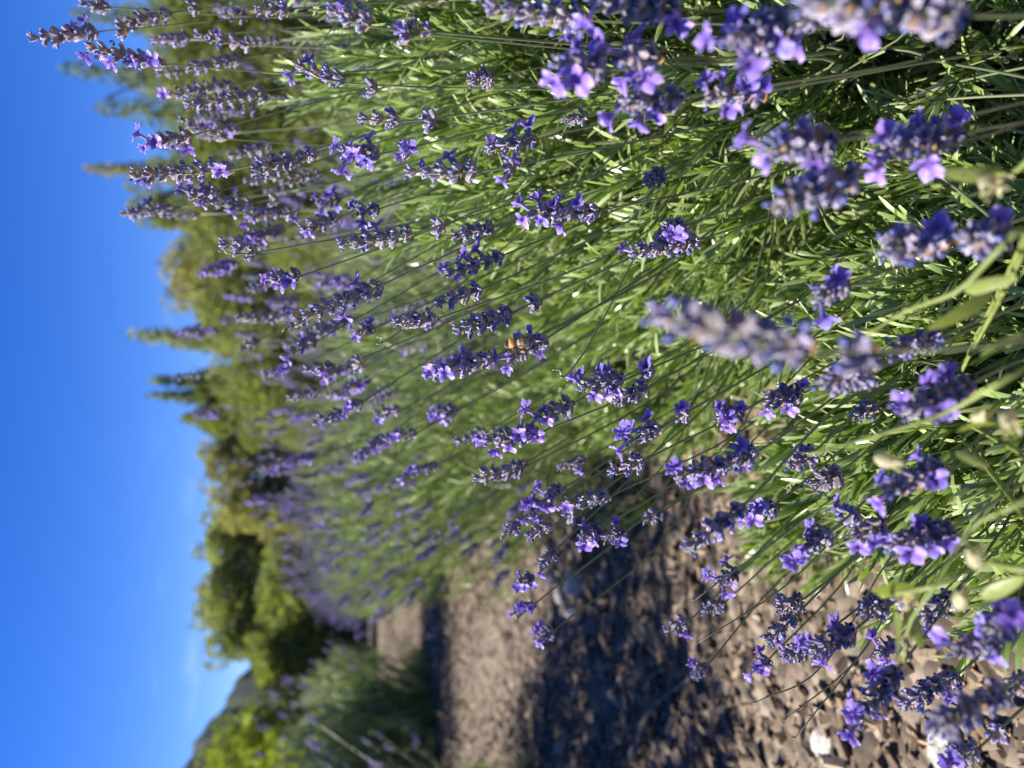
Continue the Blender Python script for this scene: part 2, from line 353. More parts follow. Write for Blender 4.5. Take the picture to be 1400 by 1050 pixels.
def spike_layout(r, L, kind):
    """whorls (z, scale) and florets (z, azimuth, elevation, scale) of one spike, z measured from the tip downwards"""
    n = max(2, int(round(L / 0.0078))); wh = []; fl = []
    zs = [L * ((i + 0.5) / n) for i in range(n)]
    if n >= 4 and r.random() < 0.35: zs[-1] += 0.012
    dens = {'b': 1.45, 'm': 0.36, 'c': 0.03}[kind]
    for i, z in enumerate(zs):
        sc = (0.72 if i == 0 else 0.9 if i == 1 else 1.0) * r.uniform(0.88, 1.12)
        wh.append((z, sc)); d = dens * r.uniform(0.4, 1.5)
        k = int(d) + (r.random() < d - int(d))
        a0 = r.uniform(0, 6.28)
        for j in range(k):
            fl.append((z - 0.001, a0 + j * 6.28 / max(k, 1) + r.uniform(-0.5, 0.5), math.radians(r.uniform(32, 75)), r.uniform(0.85, 1.15)))
    return wh, fl

def spike_objects(parent, tip, axis_down, L, kind, size, r, off):
    """whorls and florets as sub-parts of the stalk; coordinates relative to off"""
    a = Vector(axis_down).normalized(); R0 = frame(-a, r.uniform(0, 6.28)); wh, fl = spike_layout(r, L / size, kind)
    for i, (z, sc) in enumerate(wh):
        me = TIPW_ME if i == 0 else r.choice(WHORL_ME)
        P = tip + a * (z * size + 0.0028 * size) - off
        obj(me.name.split('.')[0], me, parent, M4(P, frame(-a, r.uniform(0, 6.28)), sc * size))
    for z, az, el, sc in fl:
        P = tip + a * (z * size + 0.002 * size) - off
        R = R0 @ Matrix.Rotation(az, 3, 'Z') @ Matrix.Rotation(el, 3, 'Y')
        obj('floret', r.choice(FLORET_ME), parent, M4(P, R, sc * size))

def stalk_tpl(seed, H, L, kind, full=True):
    """stem and spike in one mesh, base at the origin, growing along +Z (for plants too far to pick florets apart)"""
    r = random.Random(seed); mb = MB(); bx, by = r.uniform(-0.1, 0.1) * H, r.uniform(-0.1, 0.1) * H
    f = lambda t: np.array([bx * t * t, by * t * t, H * t])
    V, F, T = tube([f(t) for t in np.linspace(0, 1, 7)], np.linspace(0.0012, 0.0008, 7)); mb.add(V, F, T, r.random(), 0)
    wh, fl = spike_layout(r, L, kind); a = Vector(f(1.0) - f(0.97)).normalized(); tip = Vector(f(1.0)) + a * 0.003
    for i, (z, sc) in enumerate(wh):
        t = TIPW if i == 0 else r.choice(WHORL); V, F, T, RR, MI = t
        m = M4(tip - a * z, frame(a, r.uniform(0, 6)), sc); mb.add(V @ m[:3, :3].T + m[:3, 3], F, T, r.random(), MI + 1)
    R0 = frame(a)
    for z, az, el, sc in fl:
        V, F, T, RR, MI = r.choice(FLORET); R = R0 @ Matrix.Rotation(az, 3, 'Z') @ Matrix.Rotation(el, 3, 'Y')
        m = M4(tip - a * z, R, sc); mb.add(V @ m[:3, :3].T + m[:3, 3], F, T, RR, MI + 4)
    return mb.arrays()
STALK_MATS = [M['stem'], M['calyx'], M['bract'], M['bud'], M['petal']]
STALK_ME = [to_mesh('flower_stalk', *stalk_tpl(500 + i, 0.34, [0.035, 0.045, 0.052, 0.04][i % 4], 'bmbmmcbc'[i]), STALK_MATS) for i in range(8)]

def dome_points(k, rx, ry, h, rmin, rmax, r, zlo=0.05, bias=None):
    out = []
    while len(out) < k:
        ct = r.uniform(zlo, 1.0); st = math.sqrt(1 - ct * ct); ph = r.uniform(0, 6.2832); q = r.uniform(rmin, rmax)
        q *= 1 + 0.10 * math.sin(3 * ph + 1.3) * st + 0.07 * math.sin(5 * ph + 2 * ct * 6)
        p = Vector((rx * st * math.cos(ph) * q, ry * st * math.sin(ph) * q, h * ct * q))
        nrm = Vector((st * math.cos(ph) / rx, st * math.sin(ph) / ry, ct / h)).normalized()
        if bias is None or bias(p, nrm): out.append((p, nrm))
    return out
def shoot_axis(nrm, r, up=0.75, lean=Vector((0, 0, 0))):
    return (nrm * 0.6 + Vector((0, 0, up)) + lean + Vector((r.gauss(0, 0.2), r.gauss(0, 0.2), r.gauss(0, 0.12)))).normalized()
def mats_for(pts, r, sc, up=0.75, lean=Vector((0, 0, 0)), length=0.085):
    A = [shoot_axis(n, r, up, lean) for _, n in pts]; s = np.array([r.uniform(*sc) for _ in pts])
    loc = np.array([tuple(p - a * (length * q * 0.8)) for (p, _), a, q in zip(pts, A, s)])
    return frames_np(np.array([tuple(a) for a in A]), np.array([r.uniform(0, 6.28) for _ in pts]), s, loc)
def woody(plant, r, rx, h, n=7):
    for i in range(n):
        ph = r.uniform(0, 6.28); e = Vector((rx * 0.65 * math.cos(ph), rx * 0.65 * math.sin(ph), h * r.uniform(0.45, 0.75)))
        pts = spline([(0.01 * math.cos(ph), 0.01 * math.sin(ph), -0.02), (e.x * 0.35, e.y * 0.35, e.z * 0.3), tuple(e)], 8)
        mb = MB(); V, F, T = tube(pts, np.linspace(0.008, 0.003, 8)); mb.add(V, F, T, 0.3); obj('woody_branch', mb.mesh('woody_branch', [M['wood']]), plant)
    mb = MB()
    for i in range(260):
        ph = r.uniform(0, 6.28); q = r.uniform(0.25, 0.85); e = Vector((rx * q * math.cos(ph), rx * q * math.sin(ph), h * r.uniform(0.35, 0.85) * (1.1 - 0.5 * q)))
        s = e * r.uniform(0.2, 0.5); V, F, T = tube(spline([tuple(s), tuple((s + e) * 0.5 + Vector((r.uniform(-.02, .02), r.uniform(-.02, .02), 0.01))), tuple(e)], 4), [0.002, 0.0018, 0.0014, 0.001], 4, False); mb.add(V, F, T, r.random())
    obj('twigs', mb.mesh('twigs', [M['wood']]), plant, kind='stuff')

# ------------------------------------------------------------ the setting
ROW = Vector((-0.306, 0.952, 0)); LAT = Vector((0.952, 0.306, 0))      # along the path, and to its right
def rowpt(s, l, z=0.0): return ROW * s + LAT * l + Vector((0, 0, z))

mb = MB(); g = np.linspace(-1, 1, 41); g = np.sign(g) * np.abs(g) ** 3 * 900
X, Y = np.meshgrid(g, g); mb.add(np.stack([X, Y, 0 * X], -1).reshape(-1, 3), grid_faces(41, 41), 0, 0)
obj('ground', mb.mesh('ground', [M['soil']]), kind='structure')
mb = MB(); ss = np.linspace(-1.5, 16, 60); ls = np.linspace(0, 1, 12); P = []
for s in ss:
    for q in ls:
        l = -0.95 + 1.45 * q + 0.05 * math.sin(s * 2.1) * (1 if q in (0, 1) else 0)
        z = 0.004 + 0.008 * (math.sin(s * 3.1 + l * 4) + math.sin(l * 9 + s) + 2.1) * (0 if q in (0, 1) else 1) * 0.6
        P.append(tuple(rowpt(s, l, z)))
mb.add(P, grid_faces(60, 12), 0, 0); path = obj('path', mb.mesh('path', [M['mulch']]), kind='structure')

def chip_tpl(seed):
    r = random.Random(seed); L, W, H = r.uniform(0.7, 1.3), r.uniform(0.22, 0.6), r.uniform(0.1, 0.25); V = []
    for x in (-1, 1):
        for y, z in ((-1, -1), (1, -1), (1, 1), (-1, 1)):
            V.append((x * L * 0.5 * r.uniform(0.75, 1.15), y * W * 0.5 * r.uniform(0.55, 1.1), z * H * 0.5 * r.uniform(0.6, 1.2)))
    F = grid_faces(2, 4, True); F = np.concatenate([F, [(3, 2, 1, 0), (4, 5, 6, 7)]])
    return np.array(V), F, np.zeros(8), np.full(8, r.random()), np.zeros(len(F), int)
CHIP = [chip_tpl(600 + i) for i in range(10)]
CHIP_ME = [to_mesh('wood_chip', *t, [M['chip']], False) for t in CHIP]
rc = random.Random(5); chips = []
for i in range(31000):
    s = 0.15 + 8.5 * rc.random() ** 2.3; l = rc.uniform(-0.9, 0.48); chips.append((s, l))
big = []; rest = [[] for _ in CHIP]; rr = [[] for _ in CHIP]
for s, l in chips:
    p = rowpt(s, l, 0.012 + rc.random() * 0.012); d = (p - CAM); dep = d.dot(FWD); px = 700 + d.dot(DOWN) / dep * FPX; py = 525 - d.dot(RIGHT) / dep * FPX
    size = rc.choice([0.008, 0.011, 0.014, 0.019, 0.030]) * rc.uniform(0.8, 1.2)
    R = Matrix.Rotation(rc.uniform(0, 6.28), 3, 'Z') @ Matrix.Rotation(rc.gauss(0, 0.35), 3, 'Y') @ Matrix.Rotation(rc.gauss(0, 0.4), 3, 'X')
    k = rc.randrange(len(CHIP)); m = M4(p, R, size)
    inview = 0 < px < 1400 and 560 < py < 1050
    big.append((size / dep if inview else 0.0, k, m))
big.sort(key=lambda q: -q[0])
for _, k, m in big[290:]: rest[k].append(m); rr[k].append(rc.random())
for _, k, m in big[:290]: obj('wood_chip', CHIP_ME[k], path, m)
mb = MB()
for k in range(len(CHIP)): mb.merge(CHIP[k], rest[k], rnd=rr[k])
obj('wood_chips', mb.mesh('wood_chips', [M['chip']], False), path, kind='stuff')

# far hill on the left
mb = MB(); P = []
for i, a in enumerate(np.linspace(-75, -6, 200)):
    ar = math.radians(a); el = max(0.2, 6.4 + (-21.6 - a) * 0.62 * (1 if a > -40 else 0.7)) + 0.18 * math.sin(a * 2.3) + 0.1 * math.sin(a * 5.1)
    for j, q in enumerate(np.linspace(0, 1, 10)):
        d = 330 + 260 * q; P.append((d * math.sin(ar), d * math.cos(ar), -2 + 590 * math.tan(math.radians(el)) * math.sin(q * math.pi / 2) * (1 + (0.03 * math.sin(i * 0.5 + j * 2.1) if j < 9 else 0))))
mb.add(P, grid_faces(200, 10), 0, 0); obj('hill', mb.mesh('hill', [M['hill']]), kind='structure')

# ------------------------------------------------------------ trees and shrubs behind the rows
def crown(mb, blobs, nleaf, size, r):
    tot = sum(b[3] * b[4] * b[5] for b in blobs) ; A = []; P = []; Sz = []
    for cx, cy, cz, ax, ay, az in blobs:
        k = int(nleaf * ax * ay * az / tot) + 30
        for i in range(k):
            v = Vector((r.gauss(0, 1), r.gauss(0, 1), r.gauss(0, 1))).normalized(); q = r.uniform(0.55, 1.0) ** 0.6 * r.uniform(0.9, 1.1)
            P.append((cx + v.x * ax * q, cy + v.y * ay * q, max(0.03, cz + v.z * az * q))); n = v + Vector((r.gauss(0, .5), r.gauss(0, .5), r.gauss(0.3, .5))); A.append(tuple(n)); Sz.append(size * r.uniform(0.6, 1.5))
    V = np.array([(0, 0, 0), (0.05, 0.34, 0.45), (0.16, 0, 1.0), (0.05, -0.34, 0.45)]); F = np.array([(0, 1, 2, 3)]); T = np.array([0, 0.5, 1, 0.5])
    m = frames_np(np.array(A), np.array([r.uniform(0, 6.28) for _ in A]), np.array(Sz), np.array(P))
    mb.merge((V, F, T, np.zeros(len(V)), np.zeros(len(F), int)), m, rnd=np.array([r.random() * 2 for _ in A]))
def tree(name, tx, ty, Z, hw, kind, label, cat, shape, group, seed, nl=5000, at=None):
    r = random.Random(seed); top = pix(tx, ty, Z); H = top.z; base = Vector((top.x, top.y, 0)); W = hw * Z / FPX
    if at: base = Vector((at[0], at[1], 0)); H, W, Z = at[2], at[3], 8
    t = empty(name, base, label, cat, group); lm = M[kind]
    mb = MB(); V, F, T = tube(spline([(0, 0, -0.05), (W * 0.05, 0.02, H * 0.3), (-W * 0.05, 0, H * 0.85)], 7), np.linspace(0.05 + 0.02 * H, 0.015, 7), 4); mb.add(V, F, T, 0.5)
    for i in range(6):
        z = H * r.uniform(0.2, 0.7); a = r.uniform(0, 6.28); V, F, T = tube(spline([(0, 0, z), (W * 0.35 * math.cos(a), W * 0.35 * math.sin(a), z + 0.12 * H), (W * 0.7 * math.cos(a), W * 0.7 * math.sin(a), z + 0.2 * H)], 5), np.linspace(0.03, 0.008, 5), 4); mb.add(V, F, T, 0.5)
    obj('trunk', mb.mesh('trunk', [M['bark']]), t)
    blobs = []
    if shape == 'cone':
        for q in np.linspace(0.05, 0.95, 22):
            rad = W * (1.05 - q) ** 0.9 * r.uniform(0.75, 1.15); 
            for j in range(2 if q < 0.8 else 1):
                a = r.uniform(0, 6.28); blobs.append((0.45 * rad * math.cos(a), 0.45 * rad * math.sin(a), H * q, rad * 0.85, rad * 0.85, H * 0.07))
            blobs.append((0, 0, H * q, rad * 0.4, rad * 0.4, H * 0.06))
        blobs.append((0, 0, H * 0.94, W * 0.12, W * 0.12, H * 0.06))
    else:
        for i in range(62):
            q = r.uniform(0.06, 0.86); env = math.sin(math.pi * min(1, 0.25 + 0.78 * q)) ** 0.7; a = r.uniform(0, 6.28); d = W * env * r.uniform(0.25, 0.85)
            s = W * r.uniform(0.2, 0.40); blobs.append((d * math.cos(a), d * math.sin(a), H * q, s, s, min(s * 0.9, H * 0.15)))
        for i in range(5): blobs.append((W * r.uniform(-.6, .6), W * r.uniform(-.6, .6), H * r.uniform(0.82, 0.93), W * .16, W * .16, H * 0.07))
    mb = MB(); crown(mb, blobs, nl, 0.048 * (Z / 10), r); obj('crown', mb.mesh('crown', [lm]), t)
    return t
TR = [
 ('conifer', 100, 18, 9.0, 70, 'conifer', 'pointed dark conifer rising behind the tallest lavender spikes, partly hidden by them', 'cone'),
 ('conifer', 86, 93, 8.6, 75, 'conifer', 'narrow conifer whose thin tip shows beside a fat violet lavender spike', 'cone'),
 ('conifer', 133, 146, 9.2, 80, 'conifer', 'ragged dark green conifer with several stepped side tips against the sky', 'cone'),
 ('conifer', 118, 229, 10.5, 38, 'brown', 'thin greyish pointed tree right behind the in-focus lavender spike', 'cone'),
 ('tree', 166, 283, 10, 45, 'olive', 'rounded blue-green tree between the thin pointed tree and the brownish shrubs', 'round'),
 ('shrub', 198, 368, 10.5, 85, 'brown', 'broad brownish olive shrub with flat top behind the lavender row', 'round'),
 ('conifer', 178, 458, 11, 55, 'olive', 'small conifer with a blunt broken tip above the brownish shrubs', 'cone'),
 ('conifer', 205, 520, 12, 34, 'conifer', 'slim dark conifer tip, taller of two close together above purple flowers', 'cone'),
 ('conifer', 207, 540, 12, 30, 'conifer', 'slim dark conifer tip, lower of two close together above purple flowers', 'cone'),
 ('shrub', 244, 572, 12, 45, 'green', 'small dark green shrub with two spiky tops at a dip in the tree line', 'round'),
 ('shrub', 262, 625, 13, 62, 'brown', 'low tawny shrub at the lowest part of the tree line', 'round'),
 ('shrub', 272, 690, 13, 55, 'brown', 'low pale brown shrub beside the tall olive tree at the path end', 'round'),
 ('tree', 264, 738, 14, 60, 'olive', 'olive tree with spiky top, joined to the tall tree closing the path', 'round'),
 ('tree', 262, 815, 13.5, 80, 'olive', 'tall grey-green rounded tree closing the far end of the path', 'round'),
 ('tree', 275, 872, 13, 60, 'olive', 'rounded olive tree standing at the edge of the group over the path', 'round'),
 ('shrub', 352, 805, 12, 85, 'green', 'bright green shrub at the foot of the tall trees at the path end', 'round'),
 ('shrub', 330, 915, 11.5, 62, 'green', 'green shrub next to the open sky and hill slope', 'round'),
 ('shrub', 318, 1015, 9.5, 62, 'bright', 'yellow-green leafy bush in front of the dark hill', 'round'),
 ('shrub', 268, 1062, 11, 85, 'bright', 'tall yellow-green bush rising along the dark hill slope', 'round'),
 ('shrub', 250, 415, 9, 90, 'olive', 'olive shrub with drooping pale twigs directly above purple lavender tops', 'round'),
 ('shrub', 285, 520, 10, 95, 'olive', 'muted olive shrub below the two slim conifer tips', 'round'),
 ('shrub', 235, 300, 8, 85, 'olive', 'olive shrub behind the in-focus spike of opened violet flowers', 'round'),
 ('shrub', 205, 190, 7.5, 85, 'green', 'green shrub at the foot of the ragged conifer, seen between flower spikes', 'round'),
 ('shrub', 180, 90, 7.2, 90, 'olive', 'olive shrub filling the gap beneath the fat violet lavender spikes', 'round'),
 ('shrub', 165, -10, 7, 90, 'green', 'green shrub behind the tallest lavender stems at the row\'s near end', 'round'),
]
for i, (nm, x, y, Z, hw, kind, lab, shp) in enumerate(TR):
    tree(nm, x, y, Z, hw, kind, lab, 'tree' if nm != 'shrub' else 'shrub', shp, 'trees and shrubs behind the lavender', 700 + i, 18000)

# ------------------------------------------------------------ lavender bushes along both rows (mid and far)
FOL_ME = []
for v in range(3):
    r = random.Random(800 + v); mb = MB(); pts = dome_points(1000, 0.40, 0.40, 0.55, 0.45, 1.03, r, 0.0)
    m = mats_for(pts, r, (0.9, 1.35), length=0.09)
    for k in range(4): mb.merge(SHOOT_FAR[k], m[k::4], rnd=np.array([r.random() * 1.4 for _ in m[k::4]]))
    FOL_ME.append(mb.mesh('foliage', [M['leaf_far']]))
def bush(loc, sc, nst, label, seed, hs=1.0, tall=1.0, group='lavender bushes along the path'):
    r = random.Random(seed); p = empty('lavender_bush', loc, label, 'lavender', group)
    f = obj('foliage', FOL_ME[seed % 3], p, M4((0, 0, 0), Matrix.Rotation(r.uniform(0, 6.28), 3, 'Z') @ Matrix.Diagonal((sc, sc, sc * hs)).to_3x3()), 'stuff')
    for q, n in dome_points(nst, 0.30 * sc, 0.30 * sc, 0.42 * sc * hs, 0.9, 1.1, r, 0.12):
        a = (n * 0.62 + Vector((r.gauss(0, .14), r.gauss(0, .14), 0.75 + r.gauss(0, .1)))).normalized()
        me = r.choice(STALK_ME); s = r.uniform(0.8, 1.25) * tall
        obj('flower_stalk', me, p, M4(q, frame(a, r.uniform(0, 6.28)), s))
    if seed == 860: obj('inner_foliage', FOL_ME[0], p, M4((0, 0, 0), Matrix.Rotation(2.0, 3, 'Z') @ Matrix.Diagonal((sc * 0.9, sc * 0.9, sc * hs * 0.92)).to_3x3()), 'stuff')  # second foliage shell added to deepen this bush's own shade
    return p
C_A = Vector((0.35, 0.70, 0)); C_A2 = Vector((0.0, 0.40, 0)); C_A3 = Vector((-0.14, 0.74, 0))
ordn = ['second', 'third', 'fourth', 'fifth', 'sixth', 'seventh', 'eighth', 'ninth', 'tenth', 'eleventh', 'twelfth', 'thirteenth', 'fourteenth', 'fifteenth']
for k in range(14):
    s = 0.86 * (k + 1) + 0.04 * math.sin(k * 5.1); c = C_A + ROW * s + LAT * (0.03 * math.sin(k * 3.7) + (0.02 if k == 0 else 0))
    bush(c, (1.04 if k < 3 else 1.12) + 0.06 * math.sin(k * 2.3), [150, 150, 140, 130, 115, 105, 95, 85, 80, 75, 70, 65, 60, 60][k],
         'lavender bush in the sunlit row, %s along it from the one with the bee' % ordn[k], 820 + k, 1.05 + 0.07 * math.sin(k * 1.9), 0.95 if k < 3 else 1.05)
for k, (x, y, sc, lab) in enumerate([
    (-2.14, 4.40, 1.36, 'lavender bush with shaded dark flank and pale top across the path'),
    (-3.75, 9.3, 1.45, 'lavender bush across the path, behind the one with the dark flank'),
    (-1.52, 1.95, 1.2, 'lavender bush across the path casting the broad shadow over the chips'),
    (-1.45, 0.95, 1.0, 'lavender bush across the path, beside the one casting the broad shadow'),
    (-3.3, 6.4, 0.95, 'smaller lavender bush across the path, between two larger ones'),
    ]):
    bush(Vector((x, y, 0)), sc, [150, 60, 90, 70, 60][k], lab, 860 + k, 1.12, 1.0, 'lavender bushes across the path')
tree('shrub', 0, 0, 1, 1, 'olive', 'unseen tall shrub added across the path to shade the wood chips', 'shrub', 'round', 'trees and shrubs behind the lavender', 760, 9000, at=(-2.45, 1.62, 2.6, 0.80))  # added outside the view, only to cast the broad shade on the path
tree('shrub', 0, 0, 1, 1, 'olive', 'unseen shrub added to shade the lavender bush with the dark flank', 'shrub', 'round', 'trees and shrubs behind the lavender', 762, 11000, at=(-3.3, 3.98, 2.7, 0.74))  # added outside the view to darken the bush and widen its shadow band
tree('shrub', 0, 0, 1, 1, 'olive', 'unseen sparse shrub added beside the taller one to dapple the near chips', 'shrub', 'round', 'trees and shrubs behind the lavender', 761, 1700, at=(-2.2, 0.92, 1.8, 0.32))  # added outside the view, thin crown for dappled shade
for k in range(5):     # a further row behind the sunlit one
    c = C_A + ROW * (0.6 + 1.3 * k) + LAT * 1.25
    bush(c, 1.1, 60, 'lavender bush in the next row, glimpsed behind the sunlit row', 880 + k, 1.0, 1.0, 'lavender bushes of the next row')

# ------------------------------------------------------------ the three near plants with their foliage
def near_plant(c, rx, ry, h, n_obj, n_stuff, label, seed, lean=Vector((0, 0, 0)), sc=(0.8, 1.25), zlo=0.03):
    r = random.Random(seed); p = empty('lavender_bush', c, label, 'lavender', None)
    pts = dome_points(n_obj + n_stuff, rx, ry, h, 0.72, 1.04, r, zlo)
    cl = CAM - c
    key = lambda q: (q[0] - cl).length - 0.35 * q[1].dot((cl - q[0]).normalized())
    pts.sort(key=key)
    for mm in mats_for(pts[:n_obj], r, sc, 1.0, lean): obj('leafy_shoot', r.choice(SHOOT_ME), p, mm)
    mb = MB(); m = mats_for(pts[n_obj:], r, sc, 1.0, lean)
    inner = dome_points(n_stuff // 4, rx, ry, h, 0.35, 0.72, r, zlo); m = np.concatenate([m, mats_for(inner, r, sc, 0.9, lean)])
    for k in range(8): mb.merge(SHOOT[k], m[k::8], rnd=np.array([r.random() for _ in m[k::8]]))
    obj('foliage', mb.mesh('foliage', [M['leaf']]), p, kind='stuff'); woody(p, r, rx, h); return p
PA = near_plant(C_A, 0.36, 0.33, 0.60, 295, 1150, 'large sunlit lavender bush in full leaf carrying the bee', 900, Vector((-0.22, 0, 0.1)))
PA2 = near_plant(C_A2, 0.20, 0.18, 0.28, 200, 200, 'low lavender plant with stems sprawling over brown chips, beside the papery-podded weed', 901, Vector((-0.35, 0.1, 0)))
PA4 = near_plant(Vector((0.08, 1.06, 0)), 0.20, 0.17, 0.30, 120, 160, 'low leafy lavender plant filling the gap between the bush with the bee and the next', 903, Vector((-0.3, 0, 0)))
PA3 = near_plant(C_A3, 0.10, 0.09, 0.13, 50, 30, 'small tuft of lavender leaves at the edge of the shaded path', 902, Vector((-0.5, 0.1, 0)))

# spikes picked from the photograph: tip x,y, base x,y (pixels), depth, kind (b in bloom, m mixed, c calyces)
SP = '''35 52 150 42 .52 m|113 62 228 88 .48 m|155 35 250 15 .55 c|262 45 345 62 .56 m|250 95 330 80 .6 c|345 15 395 12 .5 m|225 130 320 115 .62 m|250 145 365 125 .55 c|197 195 262 185 .48 b|175 240 340 228 .45 m|340 235 435 208 .46 c|400 88 490 115 .45 m|255 268 300 262 .5 b|290 280 360 275 .6 m|330 295 400 290 .62 m|296 332 352 345 .45 c|105 3 150 10 .55 m|405 315 480 290 .55 m|240 160 310 190 .6 c
440 10 530 40 .35 m|553 30 592 43 .36 c|660 8 800 28 .31 m|800 -4 930 14 .28 m|758 85 845 95 .28 m|843 75 895 82 .28 b|843 143 935 133 .3 b|483 160 568 165 .40 m|463 212 537 207 .42 b|548 235 675 232 .38 m|660 205 735 190 .42 b|717 292 820 288 .41 b|458 335 580 315 .43 m|614 325 675 310 .46 c|605 375 690 348 .45 m|857 348 955 328 .42 m|905 315 935 308 .42 b|485 290 520 285 .5 b
990 60 1090 30 .25 b|957 135 1045 125 .31 b|1090 0 1310 22 .2 m|1042 205 1135 195 .25 b|1055 285 1170 240 .24 m|1210 205 1305 185 .27 b|1200 340 1300 325 .26 m|1320 328 1370 322 .25 m
365 382 412 377 .48 b|410 435 525 388 .44 m|533 440 597 436 .44 c|390 447 415 438 .5 m|320 435 390 430 .7 c|392 480 435 465 .6 m|412 505 475 498 .55 m|355 513 395 507 .7 m|390 545 437 533 .65 c|423 580 470 563 .6 c|470 560 495 550 .6 b|508 565 548 560 .65 m|523 600 570 592 .62 m|483 455 512 448 .55 b|325 478 355 465 .7 c
592 415 660 395 .45 c|617 455 715 420 .43 c|575 515 675 488 .42 m|690 495 748 462 .43 b|658 602 738 592 .45 b|725 572 785 550 .45 b|787 532 870 512 .43 b|835 552 885 530 .44 c|850 605 920 575 .42 b|830 645 880 630 .45 c|918 655 1035 618 .37 b|548 650 600 635 .7 m|642 655 715 640 .52 c|740 678 770 668 .52 b|715 698 745 690 .55 b|770 690 835 678 .5 c|595 568 625 560 .66 b|620 605 665 590 .64 m
880 425 1140 482 .19 c|1043 548 1095 538 .4 b|980 575 1010 565 .42 b|1235 565 1325 525 .27 b|1120 525 1185 510 .29 c|1105 667 1150 645 .38 c|1165 572 1195 555 .4 c|1205 675 1285 640 .29 m|1110 408 1160 390 .3 b|1020 705 1060 690 .4 b|1215 480 1280 462 .31 c
935 755 1018 690 .34 c|718 735 765 712 .5 c|735 775 760 752 .5 b|685 730 710 718 .55 c|790 734 820 724 .5 b|825 736 852 728 .5 b|705 800 728 790 .55 b|705 838 730 826 .55 b|735 872 757 862 .58 b|905 863 943 848 .55 m|945 925 965 912 .55 m|960 835 988 826 .55 m|978 797 1008 782 .5 b
1070 772 1150 715 .36 b|1212 747 1300 722 .31 b|1160 735 1210 715 .33 m|1058 835 1095 822 .42 c|1042 880 1087 842 .4 c|1068 897 1102 885 .45 b|1103 895 1168 862 .37 b|1030 915 1050 902 .52 b|1165 990 1228 915 .34 b|1198 892 1220 880 .4 b|1228 968 1310 922 .37 m|1265 1002 1370 945 .25 c|1305 892 1360 868 .28 m|1350 862 1400 838 .26 b|1375 948 1405 928 .33 m|1285 1050 1350 1012 .34 m|1172 838 1225 822 .37 c|1260 847 1300 813 .37 c
760 640 800 628 .6 m|690 640 720 632 .62 c|880 710 905 700 .55 c|1075 640 1110 620 .38 c|880 250 905 240 .45 c|770 165 800 160 .45 c|640 110 672 104 .46 c|310 215 372 196 .66 m|330 250 380 238 .7 c|300 150 352 150 .68 m|280 180 330 176 .7 b|205 55 262 50 .66 c|430 280 470 268 .62 b|345 320 390 312 .66 m|380 250 440 236 .66 c|210 100 262 96 .7 m|300 20 352 22 .62 c'''
spikes = [q.split() for row in SP.split('\n') for q in row.split('|')]
rs = random.Random(77); BEE_REF = None
for q in spikes:
    x0, y0, x1, y1, d = map(float, q[:5]); kind = q[5]
    near = y0 > 620 and x0 > 880; plant = PA2 if near else PA
    if d < 0.9 and near and 1000 < x0 < 1130 and y0 > 800 and d >= 0.4: plant = PA3
    c = Vector(plant.location)
    tip = pix(x0, y0, d); base = pix(x1, y1, d + (0.02 if d < 0.3 else 0.012)); ax = base - tip; L = ax.length
    size = 1.03 if L > 0.02 else 0.9
    if d < 0.3: size = 1.16 if y0 < 530 else 0.98
    slope = max(0.02, 0.0016 * y1); k = 1 / math.hypot(1, slope); dist = 300 if plant is PA else 210
    mid = pix(x1 + dist * k, y1 - dist * slope * k, d + (0.10 if plant is PA else 0.07))
    foot = c + Vector((rs.gauss(0, 0.05), rs.gauss(0, 0.05), 0.06)) * (1 if plant is PA else 0.4)
    ml = (mid - base).length; mid = base + (mid - base) * 0.6 + ax.normalized() * ml * 0.4; low = mid * 0.55 + foot * 0.45 + Vector((0, 0, 0.03))
    pts = spline([tuple(tip + ax * 0.08 - c), tuple(base - c), tuple(mid - c), tuple(low - c), tuple(foot - c)], 22)
    pts[:, 2] = np.maximum(pts[:, 2], 0.004)
    mb = MB(); V, F, T = tube(pts, np.linspace(0.00055, 0.001, 22)); mb.add(V, F, T, rs.random())
    st = obj('flower_stalk', mb.mesh('flower_stalk', [M['stem']]), plant)
    spike_objects(st, tip, ax, L, kind, size, rs, c)
    if (x0, y0) == (690, 495): BEE_REF = (tip, base)

# bare spent stems over the path
for (xa, ya, xb, yb, d) in ((1034, 960, 1130, 905, .42), (1075, 983, 1185, 885, .42), (1088, 1008, 1200, 860, .4), (955, 878, 1075, 800, .44), (950, 820, 1040, 755, .46), (760, 505, 800, 480, .42), (520, 460, 565, 440, .44)):
    plant = PA if xa < 900 else PA2
    c = Vector(plant.location); a = pix(xa, ya, d); b = pix(xb, yb, d + .02); foot = c + Vector((0, 0, 0.05))
    pts = spline([tuple(a - c), tuple(b - c), tuple(b * 0.5 + foot * 0.5 + Vector((0, 0, 0.05)) - c), tuple(foot - c)], 16)
    mb = MB(); V, F, T = tube(pts, np.linspace(0.0004, 0.0008, 16)); mb.add(V, F, T, 0.9)
    for t in (0, 1, 3):
        W = calyx_tpl(rs, 0.0022, 0.0006); mb.add(W[0] + pts[t], W[1], W[2], 0.9)
    obj('spent_stem', mb.mesh('spent_stem', [M['stem']]), plant)

# more stalks of the big bush, on its far side
r = random.Random(950)
for q, n in dome_points(90, 0.30, 0.28, 0.46, 0.9, 1.1, r, 0.2, lambda p, n: p.y > 0.02):
    a = (n * 0.5 + Vector((r.gauss(-0.1, .12), r.gauss(0, .12), 0.85))).normalized()
    obj('flower_stalk', r.choice(STALK_ME), PA, M4(q, frame(a, r.uniform(0, 6.28)), r.uniform(0.75, 1.1)))

